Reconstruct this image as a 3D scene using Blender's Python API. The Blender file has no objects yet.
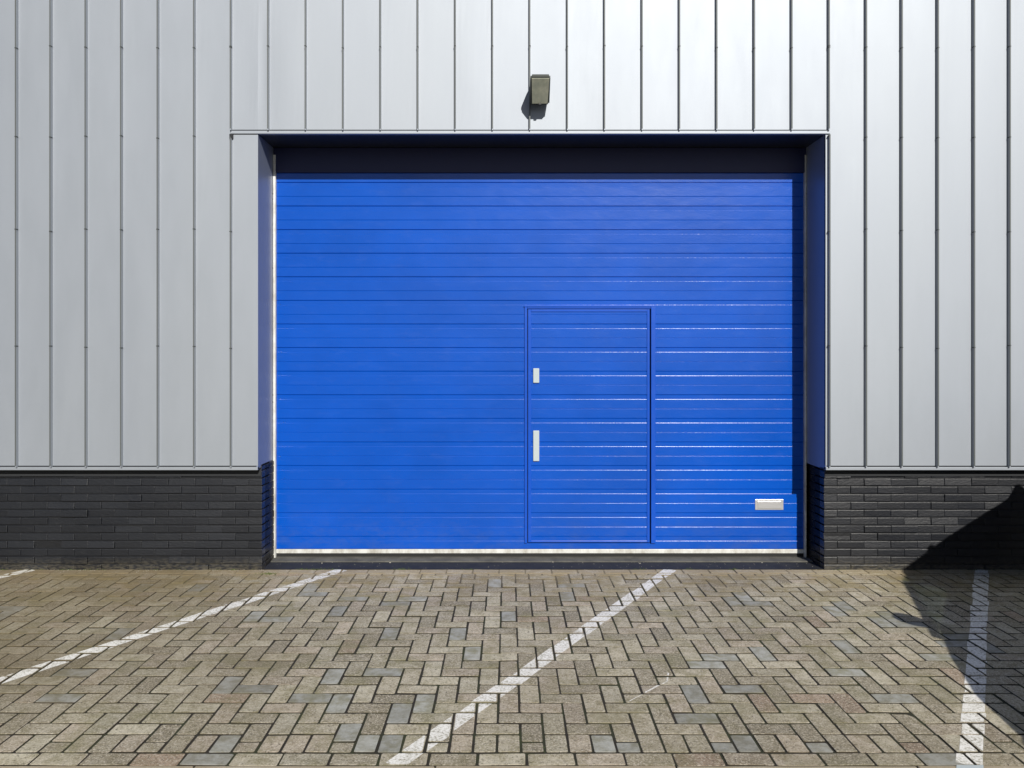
import bpy, bmesh, math, random
from mathutils import Vector, Matrix
random.seed(7)
R = math.radians
S = bpy.context.scene
COL = S.collection

# ------------------------------------------------------------------ camera
CAMH, DW = 1.70, 6.08            # eye height, distance to the brick wall plane (y = 0)
cd = bpy.data.cameras.new("camera"); cam = bpy.data.objects.new("camera", cd); COL.objects.link(cam)
cam.location = (0, -DW, CAMH); cam.rotation_euler = (R(90), 0, 0)
cd.sensor_width = 36; cd.lens = 36*760/1024
cd.shift_x = 4/1024; cd.shift_y = -27/1024
cd.clip_start = .05; cd.clip_end = 2000
S.camera = cam

# ------------------------------------------------------------------ light
SUN = Vector((.27, -1, .632)).normalized()      # direction towards the sun
EL = math.asin(SUN.z)
sl = bpy.data.lights.new("sun", 'SUN'); sl.energy = 5.0; sl.angle = R(.53); sl.color = (1, .955, .88)
so = bpy.data.objects.new("sun", sl); COL.objects.link(so)
so.rotation_euler = SUN.to_track_quat('Z', 'Y').to_euler()
W = bpy.data.worlds.new("World"); S.world = W; W.use_nodes = True
nt = W.node_tree; nt.nodes.clear()
wo = nt.nodes.new('ShaderNodeOutputWorld'); bg = nt.nodes.new('ShaderNodeBackground')
sk = nt.nodes.new('ShaderNodeTexSky'); sk.sky_type = 'NISHITA'; sk.sun_disc = False
sk.sun_elevation = EL; sk.sun_rotation = math.atan2(SUN.x, SUN.y); sk.dust_density = .5; sk.air_density = .6
bg.inputs[1].default_value = .05
# broken white clouds in the sky (they show as soft reflections in the gloss paint)
tc = nt.nodes.new('ShaderNodeTexCoord'); mp = nt.nodes.new('ShaderNodeMapping'); mp.inputs['Scale'].default_value = (1.8, 1.8, 5)
nz = nt.nodes.new('ShaderNodeTexNoise'); nz.inputs['Scale'].default_value = 1.9; nz.inputs['Detail'].default_value = 7; nz.inputs['Roughness'].default_value = .58
rp = nt.nodes.new('ShaderNodeValToRGB'); rp.color_ramp.elements[0].position = .52; rp.color_ramp.elements[1].position = .60
mx = nt.nodes.new('ShaderNodeMix'); mx.data_type = 'RGBA'; mx.inputs[7].default_value = (17, 17.3, 18, 1)
nt.links.new(tc.outputs['Generated'], mp.inputs[0]); nt.links.new(mp.outputs[0], nz.inputs['Vector'])
nt.links.new(nz.outputs[0], rp.inputs[0]); sz = nt.nodes.new('ShaderNodeSeparateXYZ'); nt.links.new(tc.outputs['Generated'], sz.inputs[0])
r2 = nt.nodes.new('ShaderNodeValToRGB'); r2.color_ramp.elements[0].position = .12; r2.color_ramp.elements[0].color = (1, 1, 1, 1); r2.color_ramp.elements[1].position = .42; r2.color_ramp.elements[1].color = (.08, .08, .08, 1)
nt.links.new(sz.outputs[2], r2.inputs[0]); mu = nt.nodes.new('ShaderNodeMath'); mu.operation = 'MULTIPLY'
nt.links.new(rp.outputs[0], mu.inputs[0]); nt.links.new(r2.outputs[0], mu.inputs[1]); nt.links.new(mu.outputs[0], mx.inputs[0])
nt.links.new(sk.outputs[0], mx.inputs[6]); nt.links.new(mx.outputs[2], bg.inputs[0]); nt.links.new(bg.outputs[0], wo.inputs[0])
S.view_settings.view_transform = 'Standard'; S.view_settings.look = 'None'
S.view_settings.exposure = 0; S.view_settings.gamma = 1; S.view_settings.use_curve_mapping = False
S.render.engine = 'CYCLES'

# ------------------------------------------------------------------ materials
class NT:
    def __init__(s, name, rough=.5, metal=0, color=(.5, .5, .5), spec=.5):
        s.m = bpy.data.materials.new(name); s.m.use_nodes = True
        s.t = s.m.node_tree; s.b = s.t.nodes['Principled BSDF']; s.out = s.t.nodes['Material Output']
        s.b.inputs['Roughness'].default_value = rough; s.b.inputs['Metallic'].default_value = metal
        s.b.inputs['Base Color'].default_value = (*color, 1); s.b.inputs['Specular IOR Level'].default_value = spec
        g = s.n('ShaderNodeNewGeometry'); s.pos = g.outputs['Position']
    def n(s, k, **kw):
        o = s.t.nodes.new(k)
        for a, v in kw.items(): setattr(o, a, v)
        return o
    def l(s, a, b): s.t.links.new(a, b)
    def setv(s, sock, v):
        if hasattr(v, 'links'): s.l(v, sock)
        else: sock.default_value = v
    def noise(s, scale, detail=4, rough=.55, stretch=None, vec=None, dist=0):
        v = vec or s.pos
        if stretch:
            m = s.n('ShaderNodeMapping'); m.inputs['Scale'].default_value = stretch; s.l(v, m.inputs[0]); v = m.outputs[0]
        o = s.n('ShaderNodeTexNoise'); o.inputs['Scale'].default_value = scale; o.inputs['Detail'].default_value = detail
        o.inputs['Roughness'].default_value = rough; o.inputs['Distortion'].default_value = dist; s.l(v, o.inputs['Vector']); return o.outputs[0]
    def ramp(s, f, pts):
        o = s.n('ShaderNodeValToRGB'); e = o.color_ramp.elements
        while len(e) < len(pts): e.new(.5)
        for i, (p, c) in enumerate(pts):
            e[i].position = p; e[i].color = (c, c, c, 1) if not hasattr(c, '__len__') else (*c, 1)
        s.l(f, o.inputs[0]); return o.outputs[0]
    def mix(s, f, a, b, mode='MIX'):
        o = s.n('ShaderNodeMix'); o.data_type = 'RGBA'; o.blend_type = mode
        s.setv(o.inputs[0], f)
        for i, v in ((6, a), (7, b)):
            if hasattr(v, 'links'): s.l(v, o.inputs[i])
            else: o.inputs[i].default_value = (*v, 1) if hasattr(v, '__len__') else (v, v, v, 1)
        return o.outputs[2]
    def math(s, op, a, b=0):
        o = s.n('ShaderNodeMath'); o.operation = op; s.setv(o.inputs[0], a); s.setv(o.inputs[1], b); return o.outputs[0]
    def bump(s, h, strength=.3, dist=.01, prev=None):
        o = s.n('ShaderNodeBump'); o.inputs['Strength'].default_value = strength; o.inputs['Distance'].default_value = dist
        s.l(h, o.inputs['Height'])
        if prev: s.l(prev, o.inputs['Normal'])
        return o.outputs[0]
    def col(s, v): s.l(v, s.b.inputs['Base Color'])
    def rgh(s, v): s.l(v, s.b.inputs['Roughness'])
    def nrm(s, v): s.l(v, s.b.inputs['Normal'])
M = {}
# zinc grey coil-coated cladding
a = NT('cladding_metal', .5, .48); n1 = a.noise(1.1, 3, .5, (1, 1, .35)); n2 = a.noise(9, 5, .6, (1, 1, .25)); n3 = a.noise(60, 2)
c = a.mix(a.ramp(n1, [(.3, 0), (.7, 1)]), (.345, .375, .42), (.36, .39, .43)); c = a.mix(a.ramp(n2, [(.35, .14), (.62, 0)]), c, (.285, .315, .345))
a.col(c); a.rgh(a.ramp(n2, [(.3, .57), (.7, .60)]))
a.nrm(a.bump(n3, .04, .002, a.bump(n1, .3, .010))); M['clad'] = a.m
a = NT('dull_clip', .6, .3, (.05, .055, .055)); M['seamclip'] = a.m
a = NT('weathered_seam_cap', .6, .3, (.11, .12, .12)); M['cap'] = a.m
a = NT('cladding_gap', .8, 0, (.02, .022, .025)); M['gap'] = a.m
# painted reveal sheet
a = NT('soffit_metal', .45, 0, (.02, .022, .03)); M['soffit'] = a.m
a = NT('navy_header_shade', .5, 0, (.006, .010, .06)); M['navy'] = a.m  # door blue darkened: the shade below the header put into the colour
a = NT('reveal_metal', .33, .1, (.21, .24, .32)); a.nrm(a.bump(a.noise(5, 3), .2, .004)); M['reveal'] = a.m
# black painted brick
a = NT('black_brick', .5, 0, spec=.7); n1 = a.noise(3.2, 5, .6); n2 = a.noise(90, 5, .7); n3 = a.noise(26, 4, .6, (1, 1, 3))
tint = a.n('ShaderNodeAttribute', attribute_name='tint').outputs['Color']
c = a.mix(a.ramp(n1, [(.3, 0), (.7, 1)]), (.0035, .005, .009), (.007, .0085, .0125)); c = a.mix(a.ramp(n3, [(.58, 0), (.75, .6)]), c, (.022, .023, .026))
c = a.mix(1, c, tint, 'MULTIPLY')
zz = a.n('ShaderNodeSeparateXYZ'); a.l(a.pos, zz.inputs[0])
dirt = a.math('MULTIPLY', a.ramp(zz.outputs[2], [(0, 1), (.10, 0)]), a.ramp(n3, [(.4, 0), (.6, 1)]))
c = a.mix(a.math('MULTIPLY', dirt, .55), c, (.12, .105, .07)); a.col(c)
a.rgh(a.ramp(n2, [(.3, .40), (.7, .50)])); a.nrm(a.bump(n2, .35, .003, a.bump(n3, .35, .005))); M['brick'] = a.m
M['jbrick'] = M['brick'].copy(); M['jbrick'].name = 'black_brick_jamb'; jb = M['jbrick'].node_tree.nodes['Principled BSDF']; jb.inputs['Specular IOR Level'].default_value = .15
# blue stucco-embossed door sheet
def blue(name, base, rough, emb=.12):
    a = NT(name, rough, 0, base, .5)
    n1 = a.noise(2.2, 3, .5, (1, 1, 1.8)); n2 = a.noise(125, 2, .5); n3 = a.noise(9, 6, .65, (.5, 1, 1.6)); n4 = a.noise(1.2, 4, .6)
    c = a.mix(a.ramp(n4, [(.35, 0), (.68, 1)]), tuple(v*.92 for v in base), tuple(min(1, v*1.10) for v in base))
    c = a.mix(a.ramp(n3, [(.55, 0), (.80, .035)]), c, (.25, .35, .55))
    zs = a.n('ShaderNodeSeparateXYZ'); a.l(a.pos, zs.inputs[0]); du = a.math('MULTIPLY', a.ramp(zs.outputs[2], [(.05, .5), (.45, 0)]), a.ramp(a.noise(6, 6, .7, (1, 1, 2)), [(.45, 0), (.7, 1)]))
    c = a.mix(a.math('MULTIPLY', du, .5), c, (.10, .13, .20)); a.col(c)
    a.rgh(a.ramp(n3, [(.3, rough), (.75, rough+.04)]))
    a.nrm(a.bump(n2, emb, .0007, a.bump(n1, .35, .012))); return a.m
M['blue'] = blue('blue_door_paint', (.0005, .072, .44), .23, .8)
M['blue2'] = blue('blue_frame_paint', (.001, .070, .47), .29, .03)
a = NT('white_lacquer', .35, 0, (.44, .50, .52)); M['white'] = a.m
a = NT('brushed_aluminium', .38, .75, (.72, .72, .73)); a.nrm(a.bump(a.noise(40, 3, .5, (.2, 1, 6)), .15, .002)); M['alu'] = a.m
a = NT('galvanised_rail', .5, .25); n = a.noise(14, 5, .65, (1, 1, .5))
a.col(a.mix(a.ramp(n, [(.4, 0), (.68, 1)]), (.74, .75, .72), (.46, .44, .39))); M['galv'] = a.m
a = NT('black_rubber', .7, 0, (.012, .012, .012)); M['rubber'] = a.m
a = NT('dark_bolt', .5, .6, (.03, .03, .03)); M['bolt'] = a.m
# concrete sill, bitumen strip
a = NT('sill_concrete', .85); n = a.noise(7, 6, .65); n2 = a.noise(160, 3)
a.col(a.mix(a.ramp(n2, [(.42, 0), (.7, .5)]), a.mix(a.ramp(n, [(.35, 0), (.65, 1)]), (.07, .068, .06), (.14, .135, .115)), (.05, .05, .05))); a.nrm(a.bump(n2, .5, .004)); M['conc'] = a.m
a = NT('bitumen', .75); n = a.noise(9, 6, .65); n2 = a.noise(220, 4, .7)
a.col(a.mix(a.ramp(n2, [(.66, 0), (.74, .6)]), a.mix(a.ramp(n, [(.4, 0), (.7, 1)]), (.008, .010, .015), (.022, .023, .025)), (.2, .19, .17))); a.nrm(a.bump(n2, .5, .004)); M['bitumen'] = a.m
# pavers
a = NT('paver_concrete', .82, 0, spec=.3)
tn = a.n('ShaderNodeAttribute', attribute_name='tint'); tint = tn.outputs['Color']; smooth = tn.outputs['Alpha']   # alpha 0 = smooth new paver
sp1 = a.noise(95, 5, .85); sp2 = a.noise(60, 5, .85); big = a.noise(.9, 5, .6); mid = a.noise(3.5, 5, .65); st = a.noise(14, 6, .7)
c = a.mix(a.ramp(st, [(.40, 0), (.62, .8)]), tint, a.mix(1, tint, (.55, .52, .42), 'MULTIPLY'))
c = a.mix(a.math('MULTIPLY', smooth, a.ramp(sp1, [(.50, 0), (.60, .9)])), c, (.70, .64, .52))
c = a.mix(a.math('MULTIPLY', smooth, a.ramp(sp2, [(.36, .95), (.46, 0)])), c, (.045, .036, .024))
c = a.mix(a.ramp(mid, [(.50, 0), (.68, .5)]), c, (.24, .23, .12))           # green-brown algae
yy = a.n('ShaderNodeSeparateXYZ'); a.l(a.pos, yy.inputs[0])
near = a.ramp(a.math('ADD', yy.outputs[1], 1.0), [(.05, 0), (.92, 1)])
c = a.mix(a.math('MULTIPLY', near, a.ramp(mid, [(.38, 0), (.6, .5)])), c, (.34, .25, .10))   # ochre lichen near the wall
sand = a.ramp(a.math('ADD', yy.outputs[1], 1.0), [(.80, 0), (.93, 1)])
c = a.mix(a.math('MULTIPLY', sand, a.ramp(st, [(.3, .2), (.6, .75)])), c, (.42, .35, .24))    # blown sand along the wall
c = a.mix(a.ramp(big, [(.42, 0), (.7, .28)]), c, (.13, .10, .06))
wx = a.math('ADD', a.math('MULTIPLY', yy.outputs[0], -.22), a.math('MULTIPLY', big, .8)); dm = a.math('MULTIPLY', a.ramp(wx, [(.62, 0), (1, .5)]), a.ramp(a.math('ADD', yy.outputs[1], 3.0), [(.2, 0), (.99, 1)]))
c = a.mix(dm, c, (.13, .095, .045))     # brown dirt drift in the left bay
a.col(c); a.nrm(a.bump(sp1, .8, .006, a.bump(st, .5, .008))); M['paver'] = a.m
a = NT('joint_sand', .95); n = a.noise(5, 5); n2 = a.noise(120, 3)
c = a.mix(a.ramp(n, [(.45, 0), (.62, 1)]), (.022, .018, .012), (.03, .036, .012))
yy = a.n('ShaderNodeSeparateXYZ'); a.l(a.pos, yy.inputs[0]); sand = a.ramp(a.math('ADD', yy.outputs[1], 1.0), [(.45, 0), (.95, 1)])
c = a.mix(a.math('MULTIPLY', sand, .7), c, (.30, .25, .16)); a.col(c); a.nrm(a.bump(n2, .6, .006)); M['joint'] = a.m
# worn white road paint: bare where worn through
a = NT('white_road_paint', .75, 0, (.74, .74, .69)); n = a.noise(75, 5, .75); n2 = a.noise(6, 4)
w = a.math('ADD', n, a.math('MULTIPLY', a.noise(11, 5, .7), .45)); tr = a.n('ShaderNodeBsdfTransparent'); ms = a.n('ShaderNodeMixShader')
a.col(a.mix(a.ramp(w, [(.60, 0), (.80, 1)]), (.50, .48, .40), (.84, .83, .79)))
a.l(a.ramp(w, [(.575, 0), (.63, 1)]), ms.inputs[0]); a.l(tr.outputs[0], ms.inputs[1]); a.l(a.b.outputs[0], ms.inputs[2]); a.l(ms.outputs[0], a.out.inputs[0])
a.nrm(a.bump(n, .4, .002)); M['paint'] = a.m
a = NT('kerb_concrete', .85); n = a.noise(5, 6, .65); n2 = a.noise(170, 3, .7)
a.col(a.mix(a.ramp(n2, [(.4, 0), (.65, .4)]), a.mix(a.ramp(n, [(.35, 0), (.65, 1)]), (.36, .30, .20), (.46, .40, .30)), (.2, .16, .1))); a.nrm(a.bump(n2, .4, .003)); M['kerb'] = a.m
a = NT('asphalt', .9); n2 = a.noise(140, 4, .7); n = a.noise(1.5, 5)
a.col(a.mix(a.ramp(n2, [(.5, 0), (.72, .5)]), a.mix(n, (.035, .035, .036), (.06, .058, .055)), (.16, .15, .14))); a.nrm(a.bump(n2, .6, .006)); M['asphalt'] = a.m
a = NT('lamp_housing', .55, 0); n = a.noise(40, 4); a.col(a.mix(n, (.035, .042, .038), (.06, .068, .06))); M['lamp'] = a.m
a = NT('dusty_lamp_glass', .28, 0, spec=.6); n = a.noise(18, 5, .6, (1, 1, .5)); n2 = a.noise(6, 3)
a.col(a.mix(a.ramp(n, [(.35, 0), (.7, 1)]), a.mix(n2, (.24, .26, .20), (.30, .315, .25)), (.42, .42, .32))); M['lglass'] = a.m
a = NT('moss', .9, 0, (.08, .12, .02)); M['moss'] = a.m
a = NT('grit', .9, 0, (.42, .39, .33)); M['grit'] = a.m
a = NT('roof_felt', .9, 0, (.06, .06, .06)); M['roof'] = a.m
a = NT('side_wall_metal', .5, .3, (.45, .47, .48)); M['side'] = a.m
# ------------------------------------------------------------------ mesh helpers
class MB:
    def __init__(s): s.v, s.f, s.c = [], [], []
    def poly(s, pts, faces, tint=None):
        o = len(s.v); s.v += [tuple(p) for p in pts]
        for f in faces: s.f.append([i+o for i in f]); s.c.append(tint)
    def box(s, x0, x1, y0, y1, z0, z1, bev=0, tint=None):
        if bev <= 0:
            s.poly([(x, y, z) for x in (x0, x1) for y in (y0, y1) for z in (z0, z1)],
                   [(0, 1, 3, 2), (4, 6, 7, 5), (0, 4, 5, 1), (2, 3, 7, 6), (0, 2, 6, 4), (1, 5, 7, 3)], tint); return
        bm = bmesh.new(); bmesh.ops.create_cube(bm, size=1)
        for v in bm.verts: v.co = ((x0+x1)/2+v.co.x*(x1-x0), (y0+y1)/2+v.co.y*(y1-y0), (z0+z1)/2+v.co.z*(z1-z0))
        bmesh.ops.bevel(bm, geom=bm.edges[:], offset=bev, segments=2, affect='EDGES', profile=.5)
        bm.verts.ensure_lookup_table(); s.poly([v.co.copy() for v in bm.verts], [[v.index for v in f.verts] for f in bm.faces], tint); bm.free()
    def ext(s, prof, axis, a0, a1, tint=None, cap=True):
        """extrude closed 2D profile along an axis: 'x' profile=(y,z); 'z' profile=(x,y); 'y' profile=(x,z)"""
        def P(p, t): return (t, p[0], p[1]) if axis == 'x' else (p[0], p[1], t) if axis == 'z' else (p[0], t, p[1])
        n = len(prof); pts = [P(p, a0) for p in prof]+[P(p, a1) for p in prof]
        fs = [(i, (i+1) % n, (i+1) % n+n, i+n) for i in range(n)]
        if cap: fs += [tuple(range(n))[::-1], tuple(range(n, 2*n))]
        s.poly(pts, fs, tint)
    def cyl(s, p0, p1, r0, r1=None, n=12):
        r1 = r0 if r1 is None else r1; p0, p1 = Vector(p0), Vector(p1); d = (p1-p0).normalized()
        u = d.orthogonal().normalized(); w = d.cross(u)
        pts = [p0+(u*math.cos(2*math.pi*i/n)+w*math.sin(2*math.pi*i/n))*r0 for i in range(n)]+[p1+(u*math.cos(2*math.pi*i/n)+w*math.sin(2*math.pi*i/n))*r1 for i in range(n)]
        s.poly(pts, [(i, (i+1) % n, (i+1) % n+n, i+n) for i in range(n)]+[tuple(range(n))[::-1], tuple(range(n, 2*n))])
    def build(s, name, mat, parent=None, smooth=False, fix=True):
        me = bpy.data.meshes.new(name); me.from_pydata(s.v, [], s.f)
        if any(c is not None for c in s.c):
            at = me.color_attributes.new('tint', 'FLOAT_COLOR', 'CORNER'); i = 0; buf = []
            for p, c in zip(me.polygons, s.c): buf += list(c or (1, 1, 1, 1))*p.loop_total
            at.data.foreach_set('color', buf)
        if fix:
            bm = bmesh.new(); bm.from_mesh(me); bmesh.ops.recalc_face_normals(bm, faces=bm.faces[:]); bm.to_mesh(me); bm.free()
        me.materials.append(mat)
        if smooth: me.shade_smooth()
        o = bpy.data.objects.new(name, me); COL.objects.link(o)
        if parent: o.parent = parent
        return o
def tag(o, label=None, cat=None, group=None, kind=None):
    if label: o['label'] = label
    if cat: o['category'] = cat
    if group: o['group'] = group
    if kind: o['kind'] = kind
    return o
def empty(name, loc=(0, 0, 0), rz=0):
    o = bpy.data.objects.new(name, None); COL.objects.link(o); o.location = loc; o.rotation_euler = (0, 0, rz); return o
def PX(px, D): return (px-508)*D/760
def PZ(py, D): return CAMH-(py-357)*D/760
def GP(px, py): D = CAMH*760/(py-357); return PX(px, D), D-DW      # ground point under a picture position

# ------------------------------------------------------------------ ground
mb = MB(); mb.poly([(-300, -300, -.12), (300, -300, -.12), (300, 300, -.12), (-300, 300, -.12)], [(0, 1, 2, 3)])
tag(mb.build('ground', M['asphalt'], fix=False), kind='structure')
Y_NEAR, KW = -2.918, .15         # near edge of the paving, kerb width
mb = MB(); mb.poly([(-60, Y_NEAR, -.0042), (60, Y_NEAR, -.0042), (60, .9, -.0042), (-60, .9, -.0042)], [(0, 1, 2, 3)])
tag(mb.build('paving_joint_sand', M['joint'], fix=False), kind='structure')
mb = MB(); mb.box(-60, 60, -26, Y_NEAR-KW-.004, -.10, -.012)
tag(mb.build('road', M['asphalt']), kind='structure')
mb = MB(); x = -20.3
while x < 20: mb.box(x, x+.995, Y_NEAR-KW, Y_NEAR-.003, -.1, .002+random.uniform(-.001, .001), .006); x += 1.0
tag(mb.build('kerb', M['kerb']), kind='structure')

# pavers: herringbone of 208 x 104 mm blocks between two stretcher courses
U = .104; J = .0044
GX0, GY0 = -.152, -2.656
HB0, HB1 = Y_NEAR+U, -.106
grey_px = [(387,635),(454,636),(469,656),(504,618),(490,586),(559,584),(564,600),(383,673),(345,702),(425,704),(402,713),(352,733),(370,744),(392,744),(595,745),
 (366,598),(407,601),(741,601),(838,608),(840,648),(758,655),(716,660),(838,672),(738,691),(691,695),(693,718),(718,746),(740,743),(812,745),(604,744),(624,748),
 (234,682),(261,688),(254,618),(274,621),(334,615),(332,677),(314,698),(335,705),(234,741),(216,756),(194,588),(143,587),(57,675),(48,699),(125,631),(13,611),(306,592),
 (883,617),(901,626),(884,695),(928,754),(938,655),(968,640)]
greys = [GP(*p) for p in grey_px]
pavers = []                       # (x0,x1,y0,y1)
XL = 8.6
for i in range(-int(XL/U)-50, int(XL/U)+50):
    for j in range(-30, 30):
        ox, oy = GX0+i*U, GY0+(i+4*j)*U
        for (a0, a1, b0, b1) in ((0, 2, 0, 1), (0, 1, 1, 3)):
            x0, x1, y0, y1 = ox+a0*U, ox+a1*U, oy+b0*U, oy+b1*U
            if x1 < -XL or x0 > XL: continue
            if y1 < GY0+.01: continue
            if a1 == 1 and y0 < GY0-.01: y0 = GY0-.65*U; y1 = min(y1, HB1); pavers.append((x0, x1, y0, y1)); pavers.append((x0, x1, HB0, y0)); continue
            y0, y1 = max(y0, HB0), min(y1, HB1)
            if y1-y0 < .022: continue
            pavers.append((x0, x1, y0, y1))
for i in range(-int(XL/U), int(XL/U)+1):
    if i % 4 != 2: pavers.append((GX0+i*U, GX0+i*U+U, HB0, GY0))
x = -XL
while x < XL:
    pavers.append((x+.151, x+.151+2*U, Y_NEAR, HB0)); pavers.append((x, x+2*U, HB1, 0)); x += 2*U
bases = [(.37, .335, .25), (.35, .32, .235), (.39, .355, .27), (.31, .28, .21), (.37, .32, .25), (.42, .39, .30), (.27, .24, .175)]
rng = random.Random(3); mb = MB(); tops = []
for (x0, x1, y0, y1) in pavers:
    cx, cy = (x0+x1)/2, (y0+y1)/2
    g = any(x0-.01 < p[0] < x1+.01 and y0-.01 < p[1] < y1+.01 for p in greys) or (abs(cx) > 4.4 and rng.random() < .03)
    if g: k = rng.uniform(.85, 1.15); col = (.40*k, .405*k, .37*k, .12)
    else:
        b = rng.choice(bases); k = rng.uniform(.98, 1.45); col = (b[0]*k, b[1]*k, b[2]*k, 1)
        if rng.random() < .025: col = (.31*k, .235*k, .175*k, 1)
    z = rng.gauss(0, .0009); tx, ty = rng.gauss(0, .008), rng.gauss(0, .008)
    j = J+rng.uniform(-.0018, .0012); a0, a1, b0, b1 = x0+j, x1-j, y0+j, y1-j
    rot = rng.gauss(0, .007); ca, sa = math.cos(rot), math.sin(rot)
    def ring(ins, dz, ch, jit):
        L = []
        for (sx, sy) in ((-1, -1), (1, -1), (1, 1), (-1, 1)):
            X = (a0+ins if sx < 0 else a1-ins); Y = (b0+ins if sy < 0 else b1-ins)
            p1, p2 = (X-sx*ch, Y), (X, Y-sy*ch)
            for p in ((p2, p1) if sx*sy > 0 and False else ((p2, p1) if (sx, sy) in ((-1, -1), (1, 1)) else (p1, p2))):
                px, py = p[0]+rng.gauss(0, jit)-cx, p[1]+rng.gauss(0, jit)-cy
                qx, qy = px*ca-py*sa, px*sa+py*ca
                L.append((cx+qx, cy+qy, z+dz+tx*qx+ty*qy))
        return L
    r0 = ring(.0045, 0, .004+rng.random()*.004, .0012); r1 = ring(.0015, -.0014, .0045, .0005); r2 = ring(0, -.006, .005, .0003); r3 = ring(0, -.03, .005, 0)
    n = 8; fs = [tuple(range(8))]
    for q in range(3): fs += [(q*8+i, q*8+(i+1) % 8, (q+1)*8+(i+1) % 8, (q+1)*8+i) for i in range(8)]
    mb.poly(r0+r1+r2+r3, fs, col); tops.append(r0)
    for q in range(len(mb.c)-16, len(mb.c)): mb.c[q] = (.03, .025, .017, 0)
pv = mb.build('paving', M['paver']); tag(pv, kind='structure')

# painted lines, broken at every joint
def clip(poly, a, b):             # keep left of a->b
    out = []; n = len(poly)
    def sd(p): return (b[0]-a[0])*(p[1]-a[1])-(b[1]-a[1])*(p[0]-a[0])
    for i in range(n):
        p, q = poly[i], poly[(i+1) % n]; s1, s2 = sd(p), sd(q)
        if s1 >= 0: out.append(p)
        if (s1 >= 0) != (s2 >= 0):
            t = s1/(s1-s2); out.append(tuple(p[k]+(q[k]-p[k])*t for k in range(3)))
    return out
def paint(P, Q, w, name='parking_line', rag=.004):
    P, Q = Vector(P), Vector(Q); d = (Q-P).normalized(); nn = Vector((-d.y, d.x)); mb = MB(); rr = random.Random(int(P.x*1000))
    for t in tops:
        c = Vector((sum(p[0] for p in t)/8, sum(p[1] for p in t)/8)); s = (c-P).dot(nn)
        if abs(s) > w/2+.13 or (c-P).dot(d) < -.2 or (c-Q).dot(d) > .2: continue
        h = w/2+rr.uniform(-rag, rag); o = rr.uniform(-rag, rag)*nn
        quad = [P-nn*h+o, Q-nn*h+o, Q+nn*h+o, P+nn*h+o]; poly = [tuple(p) for p in t]
        for i in range(4):
            if poly: poly = clip(poly, quad[i], quad[(i+1) % 4])
        if len(poly) >= 3: mb.poly([(p[0], p[1], p[2]+.0009) for p in poly], [tuple(range(len(poly)))])
    return mb.build(name, M['paint'], fix=False)
SL = .645
def line(xw, SL=.645, y1=-.004, y0=None, w=.094):
    y0 = Y_NEAR if y0 is None else y0
    return paint((xw+SL*y0, y0), (xw+SL*y1, y1), w)
GL = 'white parking lines on the pavers'
tag(line(-3.80), 'white painted parking line starting at the plinth near the left picture edge', 'parking line', GL, 'structure')
tag(line(-1.32), 'long white parking line slanting away from left end of blue door', 'parking line', GL, 'structure')
tag(line(1.30, .608), 'worn white parking line running from door centre towards the front kerb', 'parking line', GL, 'structure')
l3 = tag(line(3.79, .64), 'white parking line half in dark shadow at the right', 'parking line', GL, 'structure')
tag(line(6.4), 'white parking line beyond the right picture edge', 'parking line', GL, 'structure')
mb = MB(); xa = 3.79+.64*(Y_NEAR-.004); xb = 3.79+.64*(Y_NEAR-KW); mb.poly([(xa-.056, Y_NEAR-.004, .0045), (xa+.056, Y_NEAR-.004, .0045), (xb+.056, Y_NEAR-KW, .0045), (xb-.056, Y_NEAR-KW, .0045)], [(3, 2, 1, 0)])
tag(mb.build('kerb_line', M['white'], fix=False), kind='structure')
p1, p2, p3 = GP(627, 702), GP(667, 681), GP(668, 673)
tag(paint(p1, p2, .006, 'chalk_mark', .002), kind='structure'); tag(paint(p2, p3, .006, 'chalk_mark', .002), kind='structure')

# ------------------------------------------------------------------ building
DC, DD = DW-.07, DW+.34           # distances of cladding front and of door plane
CY, DY = -.07, .34                # their y
XA, XB = PX(258, DC), PX(825.5, DC)         # clad opening
ZB, ZH = PZ(470, DC), PZ(134, DC)           # clad bottom, header underside
ZT = 7.0; XE = 9.5
BXA, BXB = PX(262, DW), PX(824, DW)
B = empty('warehouse', (0, 0, 0))
tag(B, 'grey standing seam metal warehouse front on black brick with a wide blue door', 'building')
seam_px = [17.7, 52, 87, 122.5, 158.7, 195, 231.5]
mid = [231.5+i*(828-231.5)/16 for i in range(17)]
right = [828, 865, 900.5, 936.5, 972.5, 1008]
sx = [PX(p, DC) for p in seam_px]; sm = [PX(p, DC) for p in mid]; sr = [PX(p, DC) for p in right]
while sx[0] > -XE+.3: sx.insert(0, sx[0]-.286)
while sr[-1] < XE-.3: sr.append(sr[-1]+.286)
GAP = .030                        # height of bottom trim zone
SW, SH = .0058, .025              # seam half width, height
def panel_zone(mb, xs, z0, z1, xmin, xmax):
    """flat trays between the seams, with a slight swell so that each reflects differently"""
    ed = [xmin]+[x for x in xs if xmin+.01 < x < xmax-.01]+[xmax]
    for a, b in zip(ed, ed[1:]):
        w = b-a; k = random.uniform(-.0018, .0020); nx, nz = 6, 10
        dt = random.uniform(-.0009, .0009)
        pts = []; 
        for i in range(nx+1):
            for q in range(nz+1):
                u, v = i/nx, q/nz
                pts.append((a+w*u, CY-k*math.sin(math.pi*u)*math.sin(math.pi*(v*3+.1)) + dt*(u-.5)*0, z0+(z1-z0)*v))
        mb.poly(pts, [(i*(nz+1)+q, (i+1)*(nz+1)+q, (i+1)*(nz+1)+q+1, i*(nz+1)+q+1) for i in range(nx) for q in range(nz)])
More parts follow.
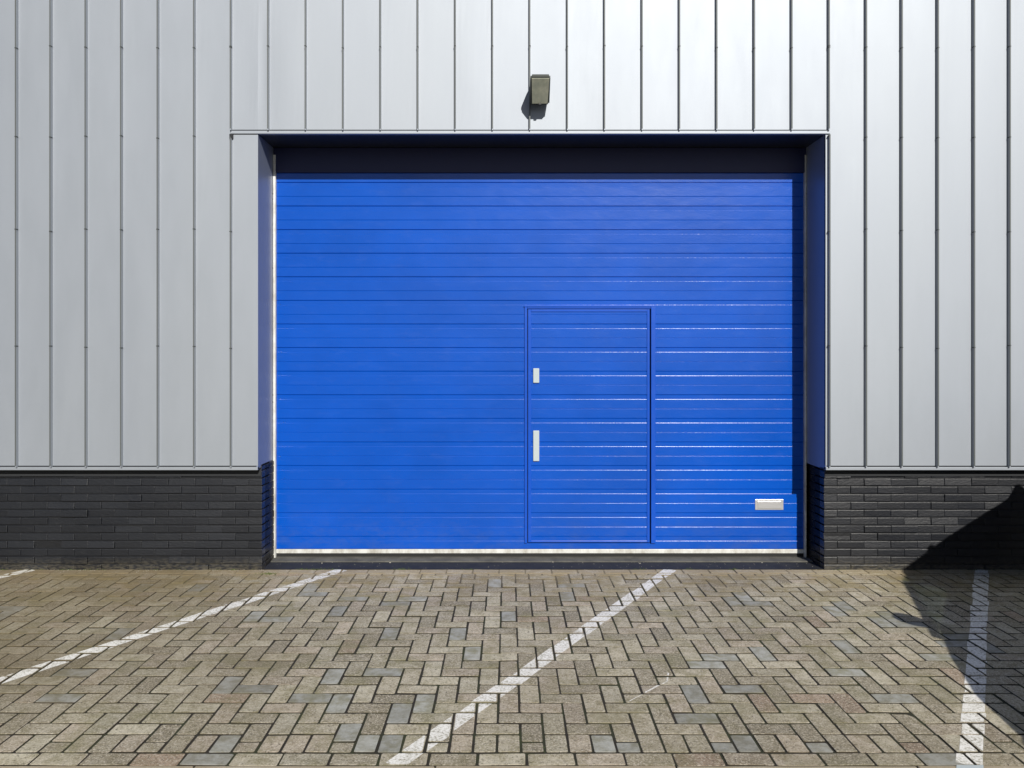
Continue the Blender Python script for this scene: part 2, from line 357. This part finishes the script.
def seam(mb, x, z0, z1):
    j = random.uniform(-.001, .001)
    mb.ext([(x-SW+j, CY-.001), (x-SW+.001+j, CY-SH), (x-SW+.003+j, CY-SH-.0015), (x+SW-.003+j, CY-SH-.0015), (x+SW-.001+j, CY-SH), (x+SW+j, CY-.001)][::-1], 'z', z0, z1)
    caps.box(x-SW+.0012+j, x+SW-.0012+j, CY-SH-.0035, CY-SH-.0016, z0+.012, z1)
def trim(mb, xa, xb, z):          # folded bottom trim; underside at z
    mb.box(xa, xb, CY-.010, CY+.03, z, z+.024, .002)
ZJS = [PZ(q, DC) for q in (48, 138, 231, 347)]
cl = []
for (nm, xs, xmin, xmax, z0) in (('l', sx, -XE, XA, ZB), ('r', sr, XB, XE, ZB), ('m', sm, XA, XB, ZH)):
    mb = MB(); t = MB(); g = MB(); clips = []; caps = MB()
    if nm == 'm':
        panel_zone(mb, xs, z0+GAP+.004, ZT, XA, XB)
        for x in xs[1:-1]: seam(mb, x, z0+.024, ZT)
        trim(t, sm[0]-.006, sm[-1]+.014, z0); g.box(XA, XB, CY+.012, CY+.02, z0+.02, z0+GAP+.01)
    elif nm == 'l':
        e = sx[6+len(sx)-7] if False else sm[0]
        panel_zone(mb, xs, z0+GAP+.004, ZT, xmin, e)
        for x in xs[:-1]: seam(mb, x, z0+.024, ZT)
        seam(mb, e, z0+.024, ZH-.035); seam(mb, e, ZH+.025, ZT)
        panel_zone(mb, [], z0+GAP+.004, ZH-.006, e, XA); panel_zone(mb, [], ZH+GAP+.004, ZT, e, XA)
        trim(t, xmin, XA, z0); g.box(xmin, XA-.014, CY+.012, CY+.02, z0+.02, z0+GAP+.01); g.box(e, XA-.014, CY+.012, CY+.02, ZH-.01, ZH+GAP+.01)
        g.box(e-SW-.006, e+SW+.010, CY-SH*.6, CY, ZH-.040, ZH-.003)
    else:
        e = sm[-1]
        panel_zone(mb, xs, z0+GAP+.004, ZT, e, xmax)
        for x in xs[1:]: seam(mb, x, z0+.024, ZT)
        seam(mb, e+.004, z0+.024, ZH-.01); seam(mb, e, ZH+.025, ZT)
        trim(t, XB, xmax, z0); g.box(XB+.014, xmax, CY+.012, CY+.02, z0+.02, z0+GAP+.01)
        mb.box(XB, e, CY-.001, CY+.02, z0+GAP+.004, ZH-.008, .002); mb.box(XB, e, CY, CY+.02, ZH+GAP+.004, ZT)
    for x in xs:
        for zq in (ZJS if nm != 'm' else ZJS[:1]):
            zq += random.uniform(-.012, .012)
            if abs(x) < 4.4: k = MB(); k.box(x-SW-.001, x+SW+.001, CY-SH-.0045, CY-.004, zq-.004, zq+.004); clips.append(k)
    o = mb.build('metal_cladding', M['clad'], B); t.build('base_trim', M['clad'], o); g.build('shadow_gap', M['gap'], o)
    caps.build('seam_edge', M['cap'], o)
    for k in clips: k.build('seam_clip', M['seamclip'], o)
# backing wall behind trays so no light leaks
mb = MB()
for (xa, xb, za, zb) in ((-XE, XA, ZB+.03, ZT), (XB, XE, ZB+.03, ZT), (XA, XB, ZH+.03, ZT)): mb.box(xa+.015*(xa == XB), xb-.015*(xb == XA), .03, .10, za, zb)
mb.build('backing_wall', M['gap'], B)
# reveal: jamb sheets, soffit
mb = MB(); mb.box(XA-.012, XA, CY+.001, DY+.05, ZB+.003, ZH-.002); mb.build('jamb', M['reveal'], B)
mb = MB(); mb.box(XB, XB+.012, CY+.001, DY+.05, ZB+.003, ZH-.002); mb.build('jamb', M['reveal'], B)
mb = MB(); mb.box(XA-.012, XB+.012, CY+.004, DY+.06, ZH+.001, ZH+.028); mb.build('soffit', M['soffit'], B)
mb = MB(); mb.box(XA+.002, XB-.002, DY-.022, DY-.004, PZ(172.5, DD-.02), ZH-.001, .002); mb.build('header_shade_panel', M['navy'], B)  # added navy sheet over the door's shaded top band, deepening that shade
mb = MB(); mb.box(-XE, BXA-.004, -.012, .02, ZB-.056, ZB+.002); mb.build('overhang_shade_strip', M['gap'], B)  # added black strips, left and right: the cladding overhang's shadow as dark colour
mb = MB(); mb.box(BXB+.004, XE, -.012, .02, ZB-.056, ZB+.002); mb.build('overhang_shade_strip', M['gap'], B)
# folded sheet returns under the overhang
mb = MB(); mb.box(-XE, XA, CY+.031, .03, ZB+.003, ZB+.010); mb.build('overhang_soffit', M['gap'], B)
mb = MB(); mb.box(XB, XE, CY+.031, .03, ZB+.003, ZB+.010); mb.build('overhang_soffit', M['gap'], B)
# brick plinths
CO, BL = .0625, .2145
def plinth(xa, xb, jambside):
    mb = MB(); jm = MB(); rr = random.Random(5 if jambside > 0 else 9)
    n = int(ZB/CO)+2
    for c in range(n):
        z0 = c*CO+.004-.02; z1 = min(z0+CO-.009, ZB+.02)
        off = (c % 2)*BL/2+(0 if rr.random() < .8 else .03)
        edge = xb if jambside > 0 else xa
        x = edge
        first = True; s = -1 if jambside > 0 else 1
        while (x > xa if s < 0 else x < xb):
            L = BL if not first else (BL-.107 if c % 2 else BL)
            first = False; x2 = x+s*L
            x2c = max(x2, xa) if s < 0 else min(x2, xb)
            lo, hi = min(x, x2c), max(x, x2c)
            d = rr.gauss(0, .0032); k = rr.uniform(.88, 1.12)
            tilt = rr.gauss(.0006, .0009)
            if hi-lo > .02:
                bm = MB(); bm.box(lo+.0008, hi-.0008, d, .09, z0+rr.uniform(-.001, .001), z1+rr.uniform(-.0015, .0015), .0035)
                v = [(p[0], p[1]+(tilt if p[1] < .05 else 0)*(1 if p[2] > (z0+z1)/2 else -1), p[2]+rr.gauss(0, .0004)) for p in bm.v]
                mb.poly(v, bm.f, (k, k, k, 1))
            x = x2
        # jamb return bricks
        y = .092
        e0, e1 = (xb-.09, xb) if jambside > 0 else (xa, xa+.09)
        q = 0
        while y < DY-.03:
            L = min((.098 if (c+q) % 2 else .2), DY+.04-y); k = rr.uniform(.9, 1.1); d = rr.gauss(0, .001)
            jm.box(e0+d, e1+d, y+.001, y+L-.001, z0, z1, .003, (k, k, k, 1)); y += L; q += 1
    o = mb.build('brick_plinth', M['brick'], B); jm.build('brick_jamb', M['jbrick'], B)
    m = MB()
    if jambside > 0: m.box(xa, xb-.006, .008, .2, -.03, ZB+.03); m.box(xb-.2, xb-.006, .01, DY+.05, -.03, ZB+.03)
    else: m.box(xa+.006, xb, .008, .2, -.03, ZB+.03); m.box(xa+.006, xa+.2, .01, DY+.05, -.03, ZB+.03)
    m.c = [(.62, .62, .62, 1)]*len(m.f); m.build('mortar', M['brick'], o)
plinth(-XE, BXA, 1); plinth(BXB, XE, -1)
# rest of the building volume
mb = MB(); mb.box(-XE, -XE+.1, .1, 14, 0, ZT-.02); mb.build('side_wall', M['side'], B)
mb = MB(); mb.box(XE-.1, XE, .1, 14, 0, ZT-.02); mb.build('side_wall', M['side'], B)
mb = MB(); mb.box(-XE+.1, XE-.1, 13.9, 14, 0, ZT-.02); mb.build('rear_wall', M['side'], B)
mb = MB(); mb.box(-XE, XE, .1, 14, ZT-.02, ZT+.05); mb.build('roof', M['roof'], B)
mb = MB(); mb.box(-XE-.02, XE+.02, CY-.05, .1, ZT+.003, ZT+.12, .004); mb.build('roof_trim', M['clad'], B)
mb = MB(); mb.box(XA-.3, XB+.3, DY+.07, DY+.09, 0, ZH+.2); mb.build('inner_screen', M['gap'], B)

# ---- sectional door
ZG0 = PZ(182.5, DD); PIT = 23.6*DD/760
def prof(z):
    """outward(-)/inward(+) offset samples of the ribbed sheet, top to bottom within one period"""
    return
RIB = [(0, .0075), (.004, .0010), (.0370, .0015), (.0384, .00105), (.0394, .0006), (.0402, 0), (.1150, 0), (.1172, .0034), (.1196, .0011), (.1207, .0006), (.1215, 0), (PIT-.0045, 0)]
def sheet(mb, x0, x1, z0, z1, dy=0):
    pts = []
    k = int((ZG0-z1)/PIT)-2
    while True:
        zt = ZG0-k*PIT
        if zt < z0-PIT: break
        for d, o in RIB: pts.append((zt-d, o))
        k += 1
    pts.sort(reverse=True)
    def off(z):
        for (a, oa), (b, ob) in zip(pts, pts[1:]):
            if a >= z >= b: return oa+(ob-oa)*(a-z)/(a-b) if a > b else oa
        return 0
    zs = [z1]+[p[0] for p in pts if z0+.0005 < p[0] < z1-.0005]+[z0]
    nx = max(2, int((x1-x0)/.25))
    P = [(x0+(x1-x0)*i/nx, DY+dy+off(z), z) for z in zs for i in range(nx+1)]
    mb.poly(P, [(q*(nx+1)+i, q*(nx+1)+i+1, (q+1)*(nx+1)+i+1, (q+1)*(nx+1)+i) for q in range(len(zs)-1) for i in range(nx)])
    # returns along the cut edges
    for x in (x0, x1):
        P = [(x, DY+dy+off(z), z) for z in zs]+[(x, DY+.04, z) for z in zs]; n = len(zs)
        mb.poly(P, [(i, i+1, i+1+n, i+n) for i in range(n-1)])
dx0, dx1 = PX(274, DD), PX(804, DD)
dz0, dz1 = PZ(548.8, DD), ZH-.012
wx0, wx1 = PX(524.5, DD), PX(655.3, DD); wz1 = PZ(307, DD); wz0 = PZ(543, DD)
door = empty('sectional_door', (0, 0, 0)); door.parent = B; door['label'] = 'glossy blue ribbed sectional door'
def child(mb, name, mat, parent): return mb.build(name, mat, parent)
mb = MB(); sheet(mb, dx0, wx0, dz0, dz1); sheet(mb, wx1, dx1, dz0, dz1); sheet(mb, wx0, wx1, wz1, dz1); mb.box(wx0, wx1, DY, DY+.03, dz0, wz0-.002)
child(mb, 'door_sheet', M['blue'], door)
# wicket door: leaf + frame
fi0, fi1 = PX(527.2, DD), PX(650.8, DD)
mb = MB(); lx0, lx1 = PX(528, DD), PX(649.6, DD); lz1 = PZ(309.3, DD)
sheet(mb, lx0+.026, lx1-.022, wz0+.012, lz1-.020, .001); child(mb, 'wicket_door', M['blue'], door); mb = MB()
mb.box(lx0, lx0+.0262, DY-.006, DY+.03, wz0+.006, lz1, .002); mb.box(lx1-.0222, lx1, DY-.006, DY+.03, wz0+.006, lz1, .002)
mb.box(lx0+.0264, lx1-.0224, DY-.006, DY+.03, lz1-.021, lz1, .002); mb.box(lx0+.0264, lx1-.0224, DY-.006, DY+.03, wz0+.006, wz0+.020, .002)
child(mb, 'wicket_door_edge', M['blue2'], door)
mb = MB(); mb.box(wx0, fi0, DY-.012, DY+.03, wz0, wz1, .002); mb.box(fi1, wx1, DY-.016, DY+.03, wz0, wz1, .002)
mb.box(wx0-.004, wx1+.004, DY-.016, DY+.03, wz1, wz1+.012, .002); mb.box(fi0+.001, fi1-.001, DY-.010, DY+.03, lz1+.005, wz1-.001, .002)
child(mb, 'wicket_frame', M['blue2'], door)
mb = MB(); mb.box(fi0+.001, fi1-.001, DY+.012, DY+.03, wz0-.001, wz1); child(mb, 'door_gap_seal', M['rubber'], door)
for nm, (a0, a1, b0, b1) in (('lock_plate', (533.2, 539.2, 368.3, 382.8)), ('door_handle', (533.2, 539.2, 430.5, 461))):
    mb = MB(); mb.box(PX(a0, DD), PX(a1, DD), DY-.012, DY+.002, PZ(b1, DD), PZ(b0, DD), .003)
    o = child(mb, nm, M['white'], door)
mb = MB(); a0, a1, b0, b1 = PX(755, DD), PX(783.3, DD), PZ(509.8, DD), PZ(499.3, DD)
mb.box(a0, a1, DY-.005, DY+.004, b0, b1, .002); mb.box(a0+.022, a1-.022, DY-.009, DY-.004, b0+.012, b1-.016, .0015); child(mb, 'letter_plate', M['alu'], door)['label'] = 'silver letter plate'
mb = MB(); mb.box(dx0+.008, dx1-.004, DY-.004, DY+.04, PZ(553.2, DD), PZ(549.2, DD), .002); child(mb, 'bottom_rail', M['galv'], door)
mb = MB(); mb.box(dx0+.008, dx1-.004, DY+.002, DY+.035, .012, PZ(553.3, DD), .002); child(mb, 'rubber_seal', M['rubber'], door)
# guide rails
for (xa, xb) in ((XA+.002, PX(276.6, DD)), (PX(803.6, DD), XB-.002)):
    mb = MB(); mb.box(xa, xb, DY-.032, DY-.026, .012, 3.40, .001)
    xi = xb if xa < 0 else xa; mb.box(min(xi, xi-.003 if xa < 0 else xi+.003), max(xi, xi-.003 if xa < 0 else xi+.003), DY-.026, DY+.03, .012, 3.40)
    r = mb.build('guide_rail', M['galv'], B); xc = (PX(273.6, DD) if xa < 0 else PX(805.8, DD))
    for y in (193.8, 199.2, 268, 395, 402, 500): k = MB(); k.cyl((xc, DY-.033, PZ(y, DD-.03)), (xc, DY-.039, PZ(y, DD-.03)), .008, .006, 8); k.build('bolt', M['bolt'], r)
    f = MB(); f.box(xc-.03, xc+.022, DY-.07, DY-.005, .002, .012, .002); f.build('rail_foot', M['conc'], r)
# threshold
mb = MB(); mb.box(BXA+.005, BXB-.005, .20, DY+.06, -.03, .014, .004); tag(mb.build('door_sill', M['conc']), kind='structure')
mb = MB(); mb.poly([(BXA+.003, .003, .001), (BXB-.003, .003, .001), (BXB-.003, .199, .004), (BXA+.003, .199, .004)], [(0, 1, 2, 3)]); tag(mb.build('bitumen_strip', M['bitumen'], fix=False), kind='structure')

# ------------------------------------------------------------------ wall lamp
lx0, lx1 = PX(529.8, DC-.25), PX(551.2, DC-.25)
L = empty('wall_lamp', ((lx0+lx1)/2, CY, PZ(90, DC))); tag(L, 'small dark green wedge shaped floodlight on the cladding above the blue door', 'lamp')
lw = (lx1-lx0)/2
zt = PZ(73.5, DC-.26)-L.location.z; zb = PZ(104, DC-.12)-L.location.z
sect = [(.0, zt-.005), (-.10, zt+.004), (-.245, zt), (-.262, zt-.008), (-.264, zt-.034), (-.118, zb-.002), (-.10, zb+.004), (0, zb+.10)]
mb = MB(); w2 = lw-.006
mb.ext(sect, 'x', -w2, w2); 
bm = bmesh.new(); me = bpy.data.meshes.new('tmp'); me.from_pydata(mb.v, [], mb.f); bm.from_mesh(me)
bmesh.ops.recalc_face_normals(bm, faces=bm.faces[:]); bmesh.ops.bevel(bm, geom=bm.edges[:], offset=.011, segments=3, affect='EDGES'); bm.verts.index_update()
h = MB(); h.poly([v.co.copy() for v in bm.verts], [[v.index for v in f.verts] for f in bm.faces]); bm.free(); bpy.data.meshes.remove(me)
h.build('housing', M['lamp'], L)
def slope(t, out): # point on the slanted front, t 0 top..1 bottom
    a, b = Vector((-.264, zt-.034)), Vector((-.118, zb-.004)); p = a+(b-a)*t; n = Vector((b.y-a.y, -(b.x-a.x))).normalized(); n = n if n.y < 0 else -n
    return p+n*out
g = MB(); P = []
for (t, xx) in ((.02, lw-.014), (.95, lw-.022)):
    for s in (-1, 1):
        for o in (-.004, .005): q = slope(t, o); P.append((s*xx, q.x, q.y))
g.poly(P, [(0, 1, 3, 2), (4, 6, 7, 5), (0, 4, 5, 1), (2, 3, 7, 6), (0, 2, 6, 4), (1, 5, 7, 3)]); g.build('lamp_glass', M['lglass'], L)
k = MB(); q = slope(.97, .0); k.box(-.010, .012, q.x-.012, q.x+.01, q.y-.010, q.y+.004, .002); k.build('latch', M['bolt'], L)
k = MB(); k.box(-.05, .05, -.0005, .012, zb+.06, zt-.03); k.build('wall_bracket', M['lamp'], L)

# ------------------------------------------------------------------ grit and moss
rr = random.Random(11); mb = MB()
def stone(x, y, z, r):
    pts = [Vector((math.cos(a)*r*rr.uniform(.7, 1.2), math.sin(a)*r*rr.uniform(.6, 1.1), 0)) for a in (0, 1.25, 2.5, 3.8, 5)]
    mb.poly([(x+p.x, y+p.y, z) for p in pts]+[(x+p.x*.6, y+p.y*.6, z+r*.8) for p in pts], [(i, (i+1) % 5, (i+1) % 5+5, i+5) for i in range(5)]+[(5, 6, 7, 8, 9)])
for i in range(900): stone(rr.uniform(-5, 5.5), -abs(rr.gauss(0, .035))-.002, -.002, rr.uniform(.001, .004))
for i in range(150): stone(rr.uniform(BXA+.05, BXB-.05), rr.uniform(.01, .3), .004 if True else 0, rr.uniform(.001, .0032))
for px in (308, 322, 334, 345, 390, 470, 553, 560, 640, 762): X, Y = GP(px, rr.uniform(561.5, 564)); stone(X, max(.02, Y), .004, .006)
for i in range(260): stone(rr.uniform(-4.5, 4.5), rr.uniform(Y_NEAR, 0), 0, rr.uniform(.001, .0025))
tag(mb.build('grit', M['grit']), kind='stuff')
mb = MB()
def blade(x, y, z, h, a):
    dx, dy = math.cos(a), math.sin(a); w = rr.uniform(.001, .0022); l = h*rr.uniform(.3, .9)
    mb.poly([(x-dy*w, y+dx*w, z), (x+dy*w, y-dx*w, z), (x+dx*l*.5+dy*w*.7, y+dy*l*.5-dx*w*.7, z+h*.7), (x+dx*l, y+dy*l, z+h)], [(0, 1, 2), (0, 2, 3)])
spots = [GP(p, 569.8) for p in (300, 309, 316, 322, 330, 398, 402, 470, 640, 690, 735)]
for (X, Y) in spots:
    for i in range(26): blade(X+rr.gauss(0, .03), -.004+rr.gauss(0, .006), -.004, rr.uniform(.006, .018), rr.uniform(0, 6.28))
for i in range(150):
    X = rr.choice([rr.uniform(-5, -2), rr.uniform(2.6, 5)])
    for q in range(6): blade(X+rr.gauss(0, .02), -.008+rr.gauss(0, .004), -.004, rr.uniform(.004, .012), rr.uniform(0, 6.28))
for i in range(150):
    X = rr.uniform(-3.5, 3.5); Y = rr.uniform(Y_NEAR, -.2); k = round((X-GX0)/U); X = GX0+k*U
    for q in range(4): blade(X+rr.gauss(0, .002), Y+rr.gauss(0, .02), -.008, rr.uniform(.004, .009), rr.uniform(0, 6.28))
for q in range(160): blade(PX(266, 5.9)+rr.gauss(0, .035), -.13+rr.gauss(0, .012), 0, rr.uniform(.004, .012), rr.uniform(0, 6.28))
tag(mb.build('moss', M['moss']), kind='stuff')

# ------------------------------------------------------------------ parked car (just outside the frame; its shadow is in the picture)
a = NT('car_paint', .3, .5, (.05, .055, .065)); a.b.inputs['Coat Weight'].default_value = .8; M['car'] = a.m
a = NT('car_glass', .03, 0, (.02, .025, .025)); tr = a.n('ShaderNodeBsdfTransparent'); tr.inputs[0].default_value = (.28, .34, .30, 1); ms = a.n('ShaderNodeMixShader'); ms.inputs[0].default_value = .25
a.l(tr.outputs[0], ms.inputs[1]); a.l(a.b.outputs[0], ms.inputs[2]); a.l(ms.outputs[0], a.out.inputs[0]); M['cglass'] = a.m
a = NT('tyre', .85, 0, (.02, .02, .02)); M['tyre'] = a.m
a = NT('alloy', .35, .9, (.5, .5, .52)); M['alloy'] = a.m
a = NT('headlamp_glass', .1, 0, (.6, .62, .62)); M['hl'] = a.m
a = NT('tail_lamp', .15, 0, (.45, .01, .01)); M['tl'] = a.m
LEN, WID = 3.95, 1.70
ang = math.atan2(1, SL)           # heading of the stall; the bonnet points back to the road
# local frame: +x = towards the car's front (bonnet), y = left/right, z up
CARC = Vector((4.80, 0, 0))
def car():
    hd = Vector((-SL, -1, 0)).normalized(); side = Vector((-hd.y, hd.x, 0))   # side: points to +X
    # rear at y=-.45 ; left side of the shadow edge runs along X=4.85+.645Y
    rear = Vector((4.82-.645*.45, -.45, 0))
    ctr = rear+hd*(LEN/2)+side*(WID/2)*(1 if side.x > 0 else -1)
    e = empty('parked_car', ctr, math.atan2(hd.y, hd.x)); tag(e, 'dark grey hatchback parked in the stall right of the door, casting the corner shadow', 'car')
    h = LEN/2; hw = WID/2
    # body: stations along x -> (x, z_low, z_belt, half width)
    st = [(-h, .42, .80, .66), (-h+.06, .30, .98, .77), (-h+.35, .22, 1.0, .84), (-.9, .2, .97, .85), (0, .2, .95, .85), (.75, .2, .95, .845), (1.15, .2, .90, .83), (1.55, .22, .82, .80), (1.82, .26, .73, .74), (h, .36, .60, .60)]
    rings = []
    for (x, zl, zb, w) in st:
        m = (zl+zb)/2
        rings.append([(x, -w*.86, zl), (x, -w, zl+.12*(zb-zl)+.04), (x, -w*1.0, m), (x, -w*.965, zb-.05), (x, -w*.90, zb), (x, -w*.45, zb+.03), (x, 0, zb+.04),
                      (x, w*.45, zb+.03), (x, w*.90, zb), (x, w*.965, zb-.05), (x, w, m), (x, w, zl+.12*(zb-zl)+.04), (x, w*.86, zl)])
    mb = MB(); n = 13; P = [p for r in rings for p in r]
    mb.poly(P, [(i*n+j, i*n+(j+1) % n, (i+1)*n+(j+1) % n, (i+1)*n+j) for i in range(len(st)-1) for j in range(n)]+[tuple(range(n)), tuple(range((len(st)-1)*n, len(st)*n))])
    b = mb.build('body', M['car'], e, True)
    # cabin: glass house below a solid roof, with pillars
    base = [(-h+.10, .70), (.92, .72)]; rf = [(-h+.42, .54), (.22, .56)]; zb, zr = .975, 1.44
    mb = MB()
    rs = [(-h+.36, .50, 1.36), (-h+.55, .56, 1.405), (-.6, .58, 1.43), (-.05, .57, 1.425), (.26, .53, 1.385)]
    P = []
    for (x, w, z) in rs: P += [(x, -w, z-.045), (x, -w*.9, z-.01), (x, 0, z+.012), (x, w*.9, z-.01), (x, w, z-.045), (x, 0, z-.035)]
    mb.poly(P, [(i*6+j, i*6+(j+1) % 6, (i+1)*6+(j+1) % 6, (i+1)*6+j) for i in range(4) for j in range(6)]+[tuple(range(6)), tuple(range(24, 30))])
    mb.build('roof', M['car'], e, True)
    for s in (-1, 1):
        mb = MB()
        for (p, q, r) in (((.98, s*.76, .95), (.24, s*.53, 1.36), .022), ((-.42, s*.80, .96), (-.40, s*.57, 1.39), .034), ((-h+.18, s*.74, .97), (-h+.40, s*.50, 1.33), .03), ((-1.25, s*.79, .97), (-1.3, s*.56, 1.385), .05)): mb = MB(); mb.cyl(p, q, r, r*.9, 8); mb.build('pillar', M['car'], e)
        mb = MB(); g = [(.94, s*.765, .95), (.27, s*.55, 1.375), (-h+.42, s*.52, 1.35), (-h+.22, s*.755, .97)]
        mb.poly(g, [(0, 1, 2, 3)]); mb.build('side_window', M['cglass'], e, fix=False)
        mb = MB(); mb.box(.70, .84, s*.86-.065, s*.86+.065, .95, 1.06, .035); m = mb.build('wing_mirror', M['car'], e)
        a = MB(); a.cyl((.78, s*.74, .95), (.77, s*.84, .98), .022, .02, 8); a.build('mirror_arm', M['bolt'], m)
        mb = MB(); mb.box(h-.24, h-.045, s*.60-.12, s*.60+.10, .57, .67, .03); mb.build('headlight', M['hl'], e)
        mb = MB(); mb.box(-h+.0, -h+.14, s*.68-.09, s*.68+.07, .72, .95, .02); mb.build('tail_light', M['tl'], e)
    mb = MB(); mb.poly([(.99, -.72, .96), (.99, .72, .96), (.28, .52, 1.375), (.28, -.52, 1.375)], [(0, 1, 2, 3)]); mb.build('windscreen', M['cglass'], e, fix=False)
    mb = MB(); mb.poly([(-h+.14, -.68, .98), (-h+.14, .68, .98), (-h+.38, .49, 1.345), (-h+.38, -.49, 1.345)], [(0, 1, 2, 3)]); mb.build('rear_window', M['cglass'], e, fix=False)
    for (x, y) in ((-.05, -.36), (-.05, .36), (-.95, -.38), (-.95, .38)):
        mb = MB(); mb.box(x-.30, x-.12, y-.24, y+.24, .5, 1.06, .05); mb.box(x-.30, x-.18, y-.13, y+.13, 1.04, 1.25, .04); mb.box(x-.12, x+.38, y-.24, y+.24, .5, .62, .04); mb.build('seat', M['tyre'], e)
    for x in (-1.22, 1.22):
        for s in (-1, 1):
            w = MB(); y0, y1 = (s*.66, s*.865); w.cyl((x, y0, .30), (x, y1, .30), .30, .30, 28); t = w.build('wheel', M['tyre'], e)
            k = MB(); k.cyl((x, y1-s*.02, .30), (x, y1+s*.006, .30), .205, .19, 20)
            for q in range(5):
                an = q*2*math.pi/5; k.cyl((x, y1+s*.004, .30), (x+.19*math.cos(an), y1+s*.008, .30+.19*math.sin(an)), .025, .02, 6)
            k.build('rim', M['alloy'], t)
    for (x, nm) in ((h-.02, 'bumper'), (-h+.0, 'bumper')):
        mb = MB(); mb.box(x-.07, x+.05, -.62, .62, .30, .50, .03); mb.build(nm, M['car'], e)
car()
